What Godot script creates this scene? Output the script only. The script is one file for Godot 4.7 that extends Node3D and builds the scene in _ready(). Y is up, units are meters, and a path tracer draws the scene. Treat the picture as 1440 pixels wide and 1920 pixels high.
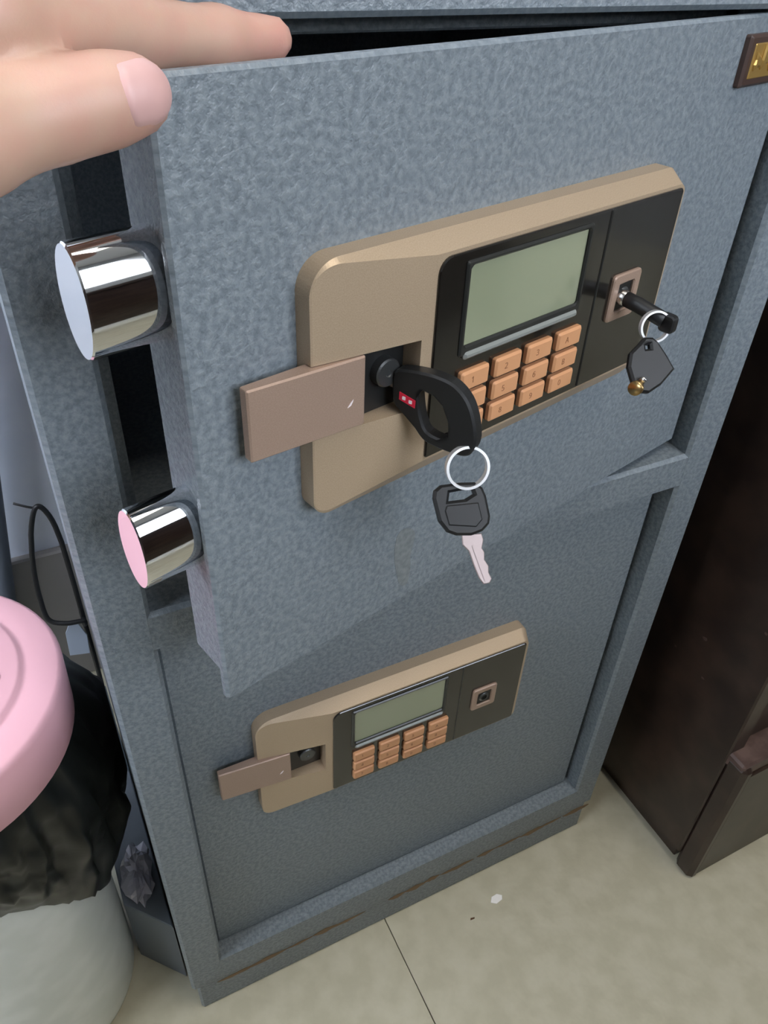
extends Node3D
# A two-door office safe seen from above, its upper door held ajar by a hand.
# World: x right along the safe's front, y up, z towards the viewer; the safe's front frame stands at z = 0.

const W := 0.400
const FL := 0.0270
const FR := 0.3739
const S1 := 0.0781
const M1 := 0.4357
const M2 := 0.4626
const TOP := 0.7091
const SAFE_H := 0.760
const DEPTH := 0.360
const DOOR_W := 0.3356
const DOOR_H := 0.2377
const ANG := 0.24777
const EYE := Vector3(-0.00142, 0.74474, 0.28885)
var EYE_B := Basis.from_euler(Vector3(-0.66771, -0.49059, 0.04681), EULER_ORDER_YXZ)

var rng := RandomNumberGenerator.new()
var M := {}
var TD: Transform3D
var used := {}

# ---------------------------------------------------------------- mesh helper
class G:
	var st := SurfaceTool.new()
	var xf := Transform3D.IDENTITY
	var sg := -1
	var col = null
	var uv = null
	func _init(smooth := false) -> void:
		st.begin(Mesh.PRIMITIVE_TRIANGLES)
		sg = 0 if smooth else -1
	func v(p: Vector3) -> void:
		st.set_smooth_group(sg)
		if col != null: st.set_color(col)
		if uv != null: st.set_uv(uv.call(p))
		st.add_vertex(xf * p)
	func tri(a: Vector3, b: Vector3, c: Vector3) -> void:   # counter-clockwise seen from outside
		v(a); v(c); v(b)
	func quad(a: Vector3, b: Vector3, c: Vector3, d: Vector3) -> void:
		tri(a, b, c); tri(a, c, d)
	func commit(old: ArrayMesh = null) -> ArrayMesh:
		st.generate_normals()
		return st.commit(old)
	# box with chamfered edges
	func box(c: Vector3, s: Vector3, b := 0.001) -> void:
		var h := s * 0.5
		b = minf(b, minf(h.x, minf(h.y, h.z)) * 0.9)
		var P := func(sx: int, sy: int, sz: int, ax: int) -> Vector3:
			var q := Vector3(h.x * sx, h.y * sy, h.z * sz)
			for k in 3:
				if k != ax: q[k] -= b * signf(q[k])
			return c + q
		for ax in 3:
			var o := (ax + 1) % 3
			var w := (ax + 2) % 3
			for s1 in [-1, 1]:
				var pts := []
				for k in [[-1, -1], [1, -1], [1, 1], [-1, 1]]:
					var sgn := [0, 0, 0]
					sgn[ax] = s1; sgn[o] = k[0]; sgn[w] = k[1]
					pts.append(P.call(sgn[0], sgn[1], sgn[2], ax))
				if s1 > 0: quad(pts[0], pts[1], pts[2], pts[3])
				else: quad(pts[3], pts[2], pts[1], pts[0])
			for s1 in [-1, 1]:
				for s2 in [-1, 1]:     # edges along ax, between faces o (s1) and w (s2)
					var q := []
					for e in [-1, 1]:
						var sgn := [0, 0, 0]
						sgn[ax] = e; sgn[o] = s1; sgn[w] = s2
						q.append(P.call(sgn[0], sgn[1], sgn[2], o))
						q.append(P.call(sgn[0], sgn[1], sgn[2], w))
					if s1 * s2 > 0: quad(q[0], q[2], q[3], q[1])
					else: quad(q[1], q[3], q[2], q[0])
		for sx in [-1, 1]:
			for sy in [-1, 1]:
				for sz in [-1, 1]:
					var a: Vector3 = P.call(sx, sy, sz, 0)
					var d: Vector3 = P.call(sx, sy, sz, 1)
					var e: Vector3 = P.call(sx, sy, sz, 2)
					if sx * sy * sz > 0: tri(a, d, e)
					else: tri(a, e, d)
	# loop of 2D points inset by c (material to the left of the loop)
	static func inset(loop: PackedVector2Array, c: float) -> PackedVector2Array:
		var out := PackedVector2Array()
		var n := loop.size()
		for i in n:
			var p := loop[i]
			var d0 := (p - loop[(i + n - 1) % n]).normalized()
			var d1 := (loop[(i + 1) % n] - p).normalized()
			var n0 := Vector2(-d0.y, d0.x)
			var n1 := Vector2(-d1.y, d1.x)
			var m := (n0 + n1)
			var l := maxf(0.35, m.length_squared() * 0.5)
			out.append(p + m * (c / l))
		return out
	static func bridged(outer: PackedVector2Array, hole: PackedVector2Array) -> PackedVector2Array:
		if hole.is_empty(): return outer
		var bi := 0; var bj := 0; var best := 1e9
		for i in outer.size():
			for j in hole.size():
				var d := outer[i].distance_squared_to(hole[j])
				if d < best: best = d; bi = i; bj = j
		var out := PackedVector2Array()
		for i in outer.size() + 1: out.append(outer[(bi + i) % outer.size()])
		for j in hole.size() + 1: out.append(hole[(bj + j) % hole.size()])
		return out
	func cap(outer: PackedVector2Array, hole: PackedVector2Array, zf: Callable, up: bool) -> void:
		var poly := G.bridged(outer, hole)
		var nud := poly.duplicate()
		if not hole.is_empty():
			var k := outer.size()
			var dir := (poly[k + 1] - poly[k]).normalized()
			var pe := Vector2(-dir.y, dir.x) * 1e-6
			nud[k] += pe * -1.0; nud[k + 1] += pe * -1.0
			nud[0] += pe; nud[nud.size() - 1] += pe
		var ix := Geometry2D.triangulate_polygon(nud)
		if ix.is_empty():
			ix = Geometry2D.triangulate_polygon(poly)
		if ix.is_empty(): print("cap failed ", poly.size())
		for i in range(0, ix.size(), 3):
			var q := []
			for j in 3:
				var p := poly[ix[i + j]]
				q.append(Vector3(p.x, p.y, zf.call(p)))
			var cw := ((poly[ix[i + 1]] - poly[ix[i]]).cross(poly[ix[i + 2]] - poly[ix[i]])) < 0
			if cw == up: tri(q[0], q[2], q[1])
			else: tri(q[0], q[1], q[2])
	# extruded outline (counter-clockwise) with an optional hole, chamfered at the top by c
	func extrude(outer: PackedVector2Array, z0: float, z1: float, c := 0.0, hole := PackedVector2Array(), cb := 0.0) -> void:
		var rev := hole.duplicate(); rev.reverse()
		var loops := [outer]
		if not rev.is_empty(): loops.append(rev)
		var tops := []; var bots := []
		for lp in loops:
			var it: PackedVector2Array = G.inset(lp, c) if c > 0.0 else lp
			var ib: PackedVector2Array = G.inset(lp, cb) if cb > 0.0 else lp
			tops.append(it); bots.append(ib)
			var n: int = lp.size()
			for i in n:
				var j := (i + 1) % n
				quad(_z(lp[i], z0 + cb), _z(lp[j], z0 + cb), _z(lp[j], z1 - c), _z(lp[i], z1 - c))
				if c > 0.0: quad(_z(lp[i], z1 - c), _z(lp[j], z1 - c), _z(it[j], z1), _z(it[i], z1))
				if cb > 0.0: quad(_z(ib[i], z0), _z(ib[j], z0), _z(lp[j], z0 + cb), _z(lp[i], z0 + cb))
		var e := PackedVector2Array()
		cap(tops[0], tops[1] if tops.size() > 1 else e, func(_p): return z1, true)
		cap(bots[0], bots[1] if bots.size() > 1 else e, func(_p): return z0, false)
	# walls from z0 to edge height, a bevel to an inner loop at zf, and a cap
	func raised(outer: PackedVector2Array, inner: PackedVector2Array, z0: float, edge: Callable, zf: Callable) -> void:
		var n := outer.size()
		for i in n:
			var j := (i + 1) % n
			quad(_z(outer[i], z0), _z(outer[j], z0), _z(outer[j], edge.call(outer[j])), _z(outer[i], edge.call(outer[i])))
			quad(_z(outer[i], edge.call(outer[i])), _z(outer[j], edge.call(outer[j])), _z(inner[j], zf.call(inner[j])), _z(inner[i], zf.call(inner[i])))
		cap(inner, PackedVector2Array(), zf, true)
	func _z(p: Vector2, z: float) -> Vector3: return Vector3(p.x, p.y, z)
	# surface of revolution about y; profile from top to bottom as Vector2(radius, height)
	func lathe(profile: Array, seg := 48, deform = null) -> void:
		for i in profile.size() - 1:
			for k in seg:
				var q := []
				for e in [[i, k], [i + 1, k], [i + 1, k + 1], [i, k + 1]]:
					var a: float = TAU * (e[1] % seg) / seg
					var p: Vector2 = profile[e[0]]
					var X := Vector3(p.x * cos(a), p.y, p.x * sin(a))
					if deform != null: X = deform.call(X, a, e[0])
					q.append(X)
				if q[0].distance_to(q[3]) < 1e-7: tri(q[0], q[2], q[1])
				elif q[1].distance_to(q[2]) < 1e-7: tri(q[0], q[3], q[1])
				else: quad(q[0], q[3], q[2], q[1])
	# tube along points; radius may be a Callable(t); cross-section squashed by flat
	func tube(pts: Array, r: float, sides := 10, closed := false, flat := 1.0, nrm := Vector3.UP) -> void:
		var n := pts.size()
		var rings := []
		for i in n:
			var a: Vector3 = pts[(i + n - 1) % n] if closed or i > 0 else pts[0]
			var b: Vector3 = pts[(i + 1) % n] if closed or i < n - 1 else pts[n - 1]
			var t := (b - a).normalized()
			var s := nrm.cross(t)
			if s.length() < 0.05: s = Vector3.RIGHT.cross(t)
			s = s.normalized()
			var u := t.cross(s)
			var ring := []
			for k in sides:
				var an := TAU * k / sides
				ring.append(pts[i] + s * cos(an) * r + u * sin(an) * r * flat)
			rings.append(ring)
		for i in (n if closed else n - 1):
			var A: Array = rings[i]; var B: Array = rings[(i + 1) % n]
			for k in sides:
				var l := (k + 1) % sides
				quad(A[k], A[l], B[l], B[k])
		if not closed:
			for k in range(1, sides - 1):
				tri(rings[0][0], rings[0][k + 1], rings[0][k])
				tri(rings[n - 1][0], rings[n - 1][k], rings[n - 1][k + 1])

static func smooth_loop(pts: PackedVector2Array, n := 4) -> PackedVector2Array:
	var out := PackedVector2Array()       # closed Catmull-Rom curve through the points
	var m := pts.size()
	for i in m:
		for k in n:
			out.append(pts[i].cubic_interpolate(pts[(i + 1) % m], pts[(i + m - 1) % m], pts[(i + 2) % m], float(k) / n))
	return out

static func rrect(x0: float, y0: float, x1: float, y1: float, r: Array, seg := 5) -> PackedVector2Array:
	var out := PackedVector2Array()      # r = bottom-left, bottom-right, top-right, top-left
	var cs := [Vector2(x0 + r[0], y0 + r[0]), Vector2(x1 - r[1], y0 + r[1]), Vector2(x1 - r[2], y1 - r[2]), Vector2(x0 + r[3], y1 - r[3])]
	for k in 4:
		if r[k] <= 0.0:
			out.append(cs[k])
			continue
		for i in seg + 1:
			var a := PI + PI * 0.5 * k + PI * 0.5 * i / seg
			out.append(cs[k] + Vector2(cos(a), sin(a)) * r[k])
	return out

# ---------------------------------------------------------------- scene helpers
func obj(called: String, mesh: Mesh, m, parent: Node, xf := Transform3D.IDENTITY) -> MeshInstance3D:
	var o := MeshInstance3D.new()
	o.name = called
	o.mesh = mesh
	if m is Array:
		for i in m.size(): mesh.surface_set_material(i, m[i])
	else:
		for i in mesh.get_surface_count(): mesh.surface_set_material(i, m)
	o.transform = xf
	parent.add_child(o, true)
	return o

func numbered(called: String) -> String:
	if not used.has(called):
		used[called] = 0
		return called
	used[called] += 1
	return "%s_%03d" % [called, used[called]]

func thing(called: String, label: String, category: String, at := Vector3.ZERO, group := "") -> Node3D:
	var o := Node3D.new()
	o.name = numbered(called)
	add_child(o)
	o.position = at
	tag(o, label, category, group)
	return o

func tag(o: Node, label: String, category: String, group := "", kind := "") -> void:
	o.set_meta("label", label)
	o.set_meta("category", category)
	if group != "": o.set_meta("group", group)
	if kind != "": o.set_meta("kind", kind)

func mono(called: String, mesh: Mesh, m, label: String, category: String, xf := Transform3D.IDENTITY, group := "") -> MeshInstance3D:
	var o := obj(numbered(called), mesh, m, self, xf)
	tag(o, label, category, group)
	return o

func struct(called: String, mesh: Mesh, m, label: String, category: String) -> MeshInstance3D:
	var o := obj(called, mesh, m, self)
	tag(o, label, category, "", "structure")
	return o

func bx(lo: Vector3, hi: Vector3, b := 0.001) -> ArrayMesh:
	var g := G.new()
	g.box((lo + hi) * 0.5, hi - lo, b)
	return g.commit()

func lb(g: G, lo: Vector3, hi: Vector3, b := 0.001) -> void:
	g.box((lo + hi) * 0.5, hi - lo, b)

# ---------------------------------------------------------------- materials
func mat(c: Color, rough := 0.6, metal := 0.0) -> StandardMaterial3D:
	var m := StandardMaterial3D.new()
	m.albedo_color = c
	m.roughness = rough
	m.metallic = metal
	return m

func noise(freq: float, octaves := 3, sd := 1, type := FastNoiseLite.TYPE_SIMPLEX_SMOOTH) -> FastNoiseLite:
	var n := FastNoiseLite.new()
	n.seed = sd
	n.noise_type = type
	n.frequency = freq
	n.fractal_octaves = octaves
	return n

func ntex(n: FastNoiseLite, stops: Array, size := 512) -> NoiseTexture2D:
	var t := NoiseTexture2D.new()
	t.width = size; t.height = size
	t.seamless = true
	t.noise = n
	var gr := Gradient.new()
	var off := PackedFloat32Array(); var col := PackedColorArray()
	for s in stops:
		off.append(s[0]); col.append(s[1])
	gr.offsets = off; gr.colors = col
	t.color_ramp = gr
	return t

func nbump(n: FastNoiseLite, strength: float, size := 512) -> NoiseTexture2D:
	var t := NoiseTexture2D.new()
	t.width = size; t.height = size
	t.seamless = true
	t.noise = n
	t.as_normal_map = true
	t.bump_strength = strength
	return t

func grained(m: StandardMaterial3D, metres: float, color_tex: Texture2D, normal_tex: Texture2D = null, ns := 1.0) -> StandardMaterial3D:
	m.uv1_triplanar = true
	m.uv1_scale = Vector3.ONE / metres
	if color_tex: m.albedo_texture = color_tex
	if normal_tex:
		m.normal_enabled = true
		m.normal_texture = normal_tex
		m.normal_scale = ns
	return m

func srgb(r: int, g: int, b: int) -> Color: return Color(r / 255.0, g / 255.0, b / 255.0)

func make_materials() -> void:
	var hn := noise(0.028, 4, 7)
	hn.fractal_gain = 0.62
	M.paint = grained(mat(Color.WHITE, 0.40, 0.0), 0.058,
		ntex(hn, [[0.0, srgb(97, 106, 113)], [0.35, srgb(111, 120, 127)], [0.65, srgb(125, 134, 140)], [1.0, srgb(138, 146, 151)]]),
		nbump(hn, 6.0), 0.5)
	M.tan = grained(mat(Color.WHITE, 0.42, 0.35), 0.03, ntex(noise(0.2, 2, 3), [[0.2, srgb(174, 153, 127)], [0.8, srgb(188, 167, 141)]], 256))
	M.slide = grained(mat(Color.WHITE, 0.45, 0.3), 0.03, ntex(noise(0.2, 2, 4), [[0.2, srgb(158, 133, 117)], [0.8, srgb(170, 146, 129)]], 256))
	M.black_gloss = mat(srgb(22, 20, 18), 0.18)
	M.black_gloss.clearcoat_enabled = true
	M.black_gloss.clearcoat = 0.5
	M.black_gloss.clearcoat_roughness = 0.08
	M.dark = mat(srgb(26, 27, 27), 0.4)
	M.lcd = mat(srgb(140, 146, 120), 0.12)
	M.lcd.clearcoat_enabled = true
	M.lcd.clearcoat = 1.0
	M.lcd.clearcoat_roughness = 0.04
	M.bezel = mat(srgb(40, 41, 39), 0.3)
	M.sill = mat(srgb(128, 132, 128), 0.35)
	M.dark_steel = mat(srgb(92, 94, 94), 0.4, 0.8)
	M.ring = mat(srgb(232, 232, 232), 0.32, 0.6)
	M.button = mat(srgb(200, 146, 104), 0.5)
	M.ink = mat(srgb(130, 84, 52), 0.6)
	M.chrome = mat(srgb(225, 226, 228), 0.05, 1.0)
	M.steel = mat(srgb(198, 196, 194), 0.22, 1.0)
	M.key_steel = mat(srgb(164, 150, 148), 0.45, 0.6)
	M.brass = mat(srgb(190, 160, 110), 0.28, 1.0)
	M.rubber = mat(srgb(21, 22, 23), 0.48)
	M.red = mat(srgb(214, 30, 62), 0.5)
	M.white_ink = mat(srgb(236, 226, 228), 0.6)
	M.plate_brown = mat(srgb(66, 50, 44), 0.4)
	M.gold = mat(srgb(196, 160, 92), 0.35, 0.7)
	M.pink = mat(srgb(240, 182, 189), 0.5)
	M.bin_white = grained(mat(Color.WHITE, 0.4), 0.2, ntex(noise(0.02, 3, 12), [[0.3, srgb(218, 222, 215)], [0.7, srgb(228, 231, 225)]], 256))
	M.bag = mat(srgb(20, 23, 20), 0.36)
	M.greybag = mat(srgb(112, 119, 127), 0.5)
	M.foil = mat(srgb(176, 174, 182), 0.35, 0.3)
	var fl := noise(0.012, 5, 21)
	M.floor = grained(mat(Color.WHITE, 0.36), 0.4,
		ntex(fl, [[0.25, srgb(182, 177, 154)], [0.5, srgb(188, 183, 160)], [0.75, srgb(193, 188, 166)]], 1024), nbump(noise(0.05, 3, 22), 2.0, 512), 0.15)
	M.grout = mat(srgb(70, 66, 54), 0.9)
	M.wall = grained(mat(Color.WHITE, 0.8), 0.6, ntex(noise(0.02, 4, 31), [[0.3, srgb(222, 229, 242)], [0.7, srgb(228, 234, 246)]], 512))
	M.wall_plain = mat(srgb(158, 160, 160), 0.85)
	M.ceiling = mat(srgb(226, 225, 220), 0.9)
	var wd := noise(0.01, 4, 41)
	M.wood = grained(mat(Color.WHITE, 0.34), 0.3, ntex(wd, [[0.2, srgb(44, 32, 27)], [0.5, srgb(53, 40, 33)], [0.8, srgb(62, 47, 39)]], 512))
	M.wood_pale = grained(mat(Color.WHITE, 0.5), 0.12, ntex(noise(0.02, 4, 43), [[0.3, srgb(78, 60, 55)], [0.7, srgb(98, 78, 71)]], 256))
	M.cord = mat(srgb(24, 24, 26), 0.5)
	M.paper = mat(srgb(244, 242, 238), 0.8)
	M.tag = mat(srgb(176, 186, 202), 0.7)
	M.skirting = mat(srgb(140, 136, 134), 0.6)
	M.grey_pipe = mat(srgb(96, 104, 116), 0.5)
	M.cloth = mat(srgb(62, 64, 70), 0.9)
	M.crumb = mat(srgb(92, 66, 44), 0.8)

# ---------------------------------------------------------------- lock panel (200 x 100 mm; x = right, y = up, z = out of the door)
func nf(p: Vector2) -> float:
	var u := p.x * 1000.0
	return (8.0 + 8.0 * clampf(u / 48.0, 0.0, 1.0)) * 0.001

func densify(poly: PackedVector2Array, xs: Array) -> PackedVector2Array:
	var out := PackedVector2Array()        # adds a vertex where an edge crosses one of the lines x = xs
	for i in poly.size():
		var a := poly[i]; var b := poly[(i + 1) % poly.size()]
		out.append(a)
		var ts := []
		for x in xs:
			if (a.x - x) * (b.x - x) < 0.0: ts.append((x - a.x) / (b.x - a.x))
		ts.sort()
		for t in ts: out.append(a.lerp(b, t))
	return out

func lock_panel(parent: Node, xf: Transform3D) -> void:
	var mm := 0.001
	var g := G.new()
	g.extrude(rrect(0, 0, 0.2, 0.1, [0.008, 0.006, 0.005, 0.012], 14), 0.0, 0.005)
	var bev := func(o: PackedVector2Array) -> PackedVector2Array:
		var r := PackedVector2Array()
		for p in o:
			var k := (nf(p) - 0.008) / 0.008
			var q := p
			# top and bottom slopes grow with the wedge; the right edge has a small one
			q.y = remap(p.y, 0.0, 0.1, 0.0008 + 0.0105 * k, 0.1 - 0.0006 - 0.0042 * k)
			if p.x > 0.15: q.x = 0.15 + (p.x - 0.15) * (0.0475 / 0.05)
			if p.x < 0.04: q.x = maxf(p.x, 0.0007)
			r.append(q)
		return r
	var edge := func(_p): return 0.0078
	var main := densify(rrect(0.0435, 0, 0.2, 0.1, [0, 0.006, 0.005, 0], 10), [0.048, 0.15])
	g.raised(main, bev.call(main), 0.005, edge, nf)
	var tl := densify(rrect(0, 0.0650, 0.0435, 0.1, [0, 0, 0, 0.012], 16), [0.015, 0.03])
	var tl_in: PackedVector2Array = bev.call(tl)
	for i in tl.size():
		if tl[i].y < 0.0655: tl_in[i].y = tl[i].y
	g.raised(tl, tl_in, 0.005, edge, nf)
	var bl := densify(rrect(0, 0, 0.0435, 0.0368, [0.008, 0, 0, 0], 12), [0.015, 0.03])
	var bl_in: PackedVector2Array = bev.call(bl)
	for i in bl.size():
		if bl[i].y > 0.0362: bl_in[i].y = bl[i].y
	g.raised(bl, bl_in, 0.005, edge, nf)
	var root := obj("lock_panel", g.commit(), M.tan, parent, xf)
	root.set_meta("label", "bronze lock panel with black keypad face and sliding cover")
	# black face with a window for the display
	var f := G.new()
	var lcd := rrect(0.0635, 0.0575, 0.1305, 0.0885, [0.001, 0.001, 0.001, 0.001], 2)
	f.extrude(rrect(0.0485, 0.0128, 0.1952, 0.0938, [0.001, 0.002, 0.002, 0.006], 6), 0.0, 0.0012, 0.0004, lcd)
	var fx := Transform3D(Basis(), Vector3(0, 0, 0.0158))
	var face := f.commit()
	var fo := obj("faceplate", face, M.black_gloss, root, fx)
	fo.set_meta("label", "glossy black face")
	# sloping right third follows the panel: a second, thin vertical step
	var d := G.new()
	d.box(Vector3(0.0970, 0.073, 0.01625), Vector3(0.069, 0.033, 0.0010), 0.0003)
	obj("display_screen", d.commit(), M.lcd, root).set_meta("label", "grey green display screen")
	var bz := G.new()
	bz.extrude(rrect(0.0612, 0.0535, 0.1328, 0.0905, [0.001, 0.001, 0.001, 0.001], 2), 0.0168, 0.0180, 0.0007, lcd)
	obj("display_frame", bz.commit(), M.bezel, root)
	var sill := G.new()
	sill.extrude(rrect(0.0635, 0.0518, 0.1310, 0.0553, [0.0014, 0.0014, 0.0014, 0.0014], 3), 0.0168, 0.0190, 0.0012)
	obj("display_sill", sill.commit(), M.sill, root)
	# divider groove between display and key side
	var dv := G.new()
	dv.box(Vector3(0.1440, 0.0535, 0.0170), Vector3(0.0012, 0.080, 0.0010), 0.0004)
	obj("face_rib", dv.commit(), M.bezel, root)
	# keys
	var names := ["1", "2", "3", "A", "4", "5", "6", "B", "7", "8", "9", "0"]
	var kg := rrect(-0.0078, -0.0042, 0.0078, 0.0042, [0.0012, 0.0012, 0.0012, 0.0012], 3)
	for r in 3:
		for c in 4:
			var b := G.new()
			b.extrude(kg, 0.0, 0.0030, 0.0009)
			var am := b.commit()
			var tm := TextMesh.new()
			tm.text = names[r * 4 + c]
			tm.font_size = 16
			tm.pixel_size = 0.00022
			tm.depth = 0.0002
			var sf := SystemFont.new()
			sf.font_names = PackedStringArray(["Droid Sans"])
			tm.font = sf
			var st := SurfaceTool.new()
			st.create_from(tm, 0)
			var st2 := SurfaceTool.new()
			st2.begin(Mesh.PRIMITIVE_TRIANGLES)
			st2.append_from(tm, 0, Transform3D(Basis(), Vector3(-0.0018, 0.0, 0.0030)))
			am = st2.commit(am)
			obj("key_button", am, [M.button, M.ink], root, Transform3D(Basis(), Vector3(0.0703 + c * 0.0192, 0.0428 - r * 0.0102, 0.0166)))
	# sliding cover
	var s := G.new()
	var sp := rrect(-0.0258, 0.0371, 0.0205, 0.0647, [0.0006, 0.0006, 0.0006, 0.0006], 2)
	var sl := func(p: Vector2) -> float: return 0.0086 + (p.x + 0.0255) / 0.046 * 0.0036
	var sl_in := G.inset(sp, 0.0006)
	s.raised(sp, sl_in, 0.0046, func(p): return sl.call(p) - 0.0006, sl)
	s.cap(sp, PackedVector2Array(), func(_p): return 0.0046, false)
	var sm := s.commit()
	var ch := G.new()            # small chip in the paint
	var chip := PackedVector2Array([Vector2(0.0128, 0.0465), Vector2(0.0142, 0.0470), Vector2(0.0150, 0.0482), Vector2(0.0153, 0.0492), Vector2(0.0140, 0.0480)])
	ch.extrude(chip, 0.0112, 0.0119)
	sm = ch.commit(sm)
	obj("slide_cover", sm, [M.slide, M.white_ink], root).set_meta("label", "bronze sliding key cover")
	# lock behind the cover
	var w := G.new()
	w.box(Vector3(0.032, 0.0509, 0.0057), Vector3(0.0228, 0.0278, 0.0014), 0.0003)
	obj("lock_plate", w.commit(), M.dark, root)
	var cy := G.new(true)
	cy.xf = Transform3D(Basis(Vector3.RIGHT, PI / 2), Vector3(0.033, 0.0530, 0.0060))
	cy.sg = -1
	cy.lathe([Vector2(0.0, 0.0040), Vector2(0.0012, 0.0040), Vector2(0.0015, 0.0044), Vector2(0.0050, 0.0044), Vector2(0.0056, 0.0038), Vector2(0.0058, 0.0)], 32)
	obj("lock_cylinder", cy.commit(), M.dark_steel, root)
	# keyhole surround on the right
	var kr := G.new()
	var ho := rrect(0.1590, 0.0462, 0.1700, 0.0590, [0.001, 0.001, 0.001, 0.001], 2)
	kr.extrude(rrect(0.1545, 0.0418, 0.1745, 0.0635, [0.002, 0.002, 0.002, 0.002], 3), 0.0166, 0.0186, 0.0006, ho)
	obj("keyhole_surround", kr.commit(), M.slide, root)
	var kc := G.new()
	kc.box(Vector3(0.1645, 0.0526, 0.0172), Vector3(0.0104, 0.0122, 0.0006), 0.0001)
	obj("keyhole", kc.commit(), M.dark, root)
	var kt := G.new(true)
	kt.xf = Transform3D(Basis(Vector3.RIGHT, PI / 2), Vector3(0.1645, 0.0526, 0.0172))
	kt.lathe([Vector2(0.0022, 0.0012), Vector2(0.0034, 0.0014), Vector2(0.0040, 0.0004)], 20)
	obj("keyhole_rim", kt.commit(), M.dark_steel, root)

# ---------------------------------------------------------------- safe
func build_safe() -> void:
	var safe := thing("safe", "blue grey hammered steel safe with two doors, the upper one held ajar", "safe")
	var g := G.new()
	var b := 0.0022
	lb(g, Vector3(0, 0.045, -DEPTH), Vector3(FL, SAFE_H, 0), b)
	lb(g, Vector3(FR, 0.045, -DEPTH), Vector3(W, SAFE_H, 0), b)
	lb(g, Vector3(0.004, TOP, -DEPTH), Vector3(W - 0.004, SAFE_H, -0.0002), b)
	lb(g, Vector3(0.004, 0.045, -DEPTH), Vector3(W - 0.004, S1, -0.0002), b)
	lb(g, Vector3(0.004, M1, -DEPTH + 0.02), Vector3(W - 0.004, M2, -0.0002), b)
	lb(g, Vector3(0.004, 0.05, -DEPTH), Vector3(W - 0.004, SAFE_H - 0.01, -DEPTH + 0.02), b)
	obj("body", g.commit(), M.paint, safe)
	# stop frame and lining seen through the gap
	var li := G.new()
	lb(li, Vector3(FL, M2, -DEPTH + 0.02), Vector3(FL + 0.010, TOP, -0.055), 0.001)
	lb(li, Vector3(FR - 0.010, M2, -DEPTH + 0.02), Vector3(FR, TOP, -0.055), 0.001)
	lb(li, Vector3(FL, TOP - 0.012, -DEPTH + 0.02), Vector3(FR, TOP, -0.055), 0.001)
	lb(li, Vector3(FL, M2, -DEPTH + 0.02), Vector3(FR, M2 + 0.008, -0.055), 0.001)
	obj("stop_frame", li.commit(), M.paint, safe)
	# base with rust along its seam
	var pl := G.new()
	lb(pl, Vector3(0.004, 0.0, -DEPTH + 0.01), Vector3(W - 0.004, 0.0455, -0.0025), 0.002)
	obj("base", pl.commit(), M.paint, safe)
	rng.seed = 11
	var rust_m := grained(mat(Color.WHITE, 0.8), 0.02, ntex(noise(0.05, 4, 5), [[0.3, srgb(122, 108, 90)], [0.7, srgb(136, 104, 70)]], 256))
	var x := 0.02
	while x < 0.385:
		var l := rng.randf_range(0.012, 0.04)
		var hgt := rng.randf_range(0.0025, 0.0055)
		var ym := 0.0365 - rng.randf_range(0.0, 0.003)
		if rng.randf() < 0.85:
			var o := PackedVector2Array()
			var top := PackedVector2Array()
			for i in 7:
				var t := i / 6.0
				o.append(Vector2(x + l * t, ym - hgt * sin(PI * t) * rng.randf_range(0.5, 1.0) - 0.0002))
				top.append(Vector2(x + l * t, ym + hgt * 0.6 * sin(PI * t) * rng.randf_range(0.4, 1.0) + 0.0002))
			top.reverse()
			o.append_array(top)
			var ru := G.new()
			ru.extrude(o, -0.0026, -0.0022)
			obj("rust_streak", ru.commit(), rust_m, safe)
		x += l * rng.randf_range(0.6, 1.1)
	# lower door
	var dl := G.new()
	lb(dl, Vector3(FL + 0.0012, S1 + 0.001, -0.050), Vector3(FR - 0.0045, M1 - 0.001, -0.0130), 0.0012)
	obj("door", dl.commit(), M.paint, safe).set_meta("label", "closed lower door")
	lock_panel(safe, Transform3D(Basis(), Vector3(0.0732, 0.2427, -0.0130)))
	# upper door, swung out on its right side
	var du := G.new()
	du.box(Vector3(DOOR_W * 0.5, DOOR_H * 0.5, -0.0025), Vector3(DOOR_W, DOOR_H, 0.005), 0.0012)
	var door := obj("door", du.commit(), M.paint, safe, TD)
	door.set_meta("label", "upper door standing ajar with two bolts out")
	var db := G.new()
	db.box(Vector3(DOOR_W * 0.5 - 0.004, DOOR_H * 0.5 - 0.003, -0.0175), Vector3(DOOR_W - 0.014, DOOR_H - 0.022, 0.025), 0.0015)
	obj("door_box", db.commit(), M.paint, door)
	for bolt in [[0.1793, 0.023], [0.0857, 0.0212]]:
		var c := G.new(true)
		var prof := []
		var nseg := 40
		# flattened round bar, pointing out of the door's free edge
		var ring := func(u: float, k: float) -> Array:
			var a := []
			for i in nseg:
				var t := TAU * i / nseg
				a.append(Vector3(u, bolt[0] + 0.0176 * k * sin(t), -0.0160 + 0.0100 * k * cos(t)))
			return a
		var A: Array = ring.call(0.004, 1.0)
		var B: Array = ring.call(-bolt[1] + 0.0006, 1.0)
		var C: Array = ring.call(-bolt[1], 0.97)
		for i in nseg:
			var j := (i + 1) % nseg
			c.quad(A[j], A[i], B[i], B[j])
		c.sg = 1
		for i in nseg:
			var j := (i + 1) % nseg
			c.quad(B[j], B[i], C[i], C[j])
		c.sg = -1
		for i in nseg:
			c.tri(Vector3(-bolt[1], bolt[0], -0.016), C[(i + 1) % nseg], C[i])
		prof.clear()
		obj("locking_bolt", c.commit(), M.chrome, door).set_meta("label", "chrome locking bolt")
	# dull brownish smear low on the door
	var sm := G.new()
	var so := PackedVector2Array()
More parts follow.
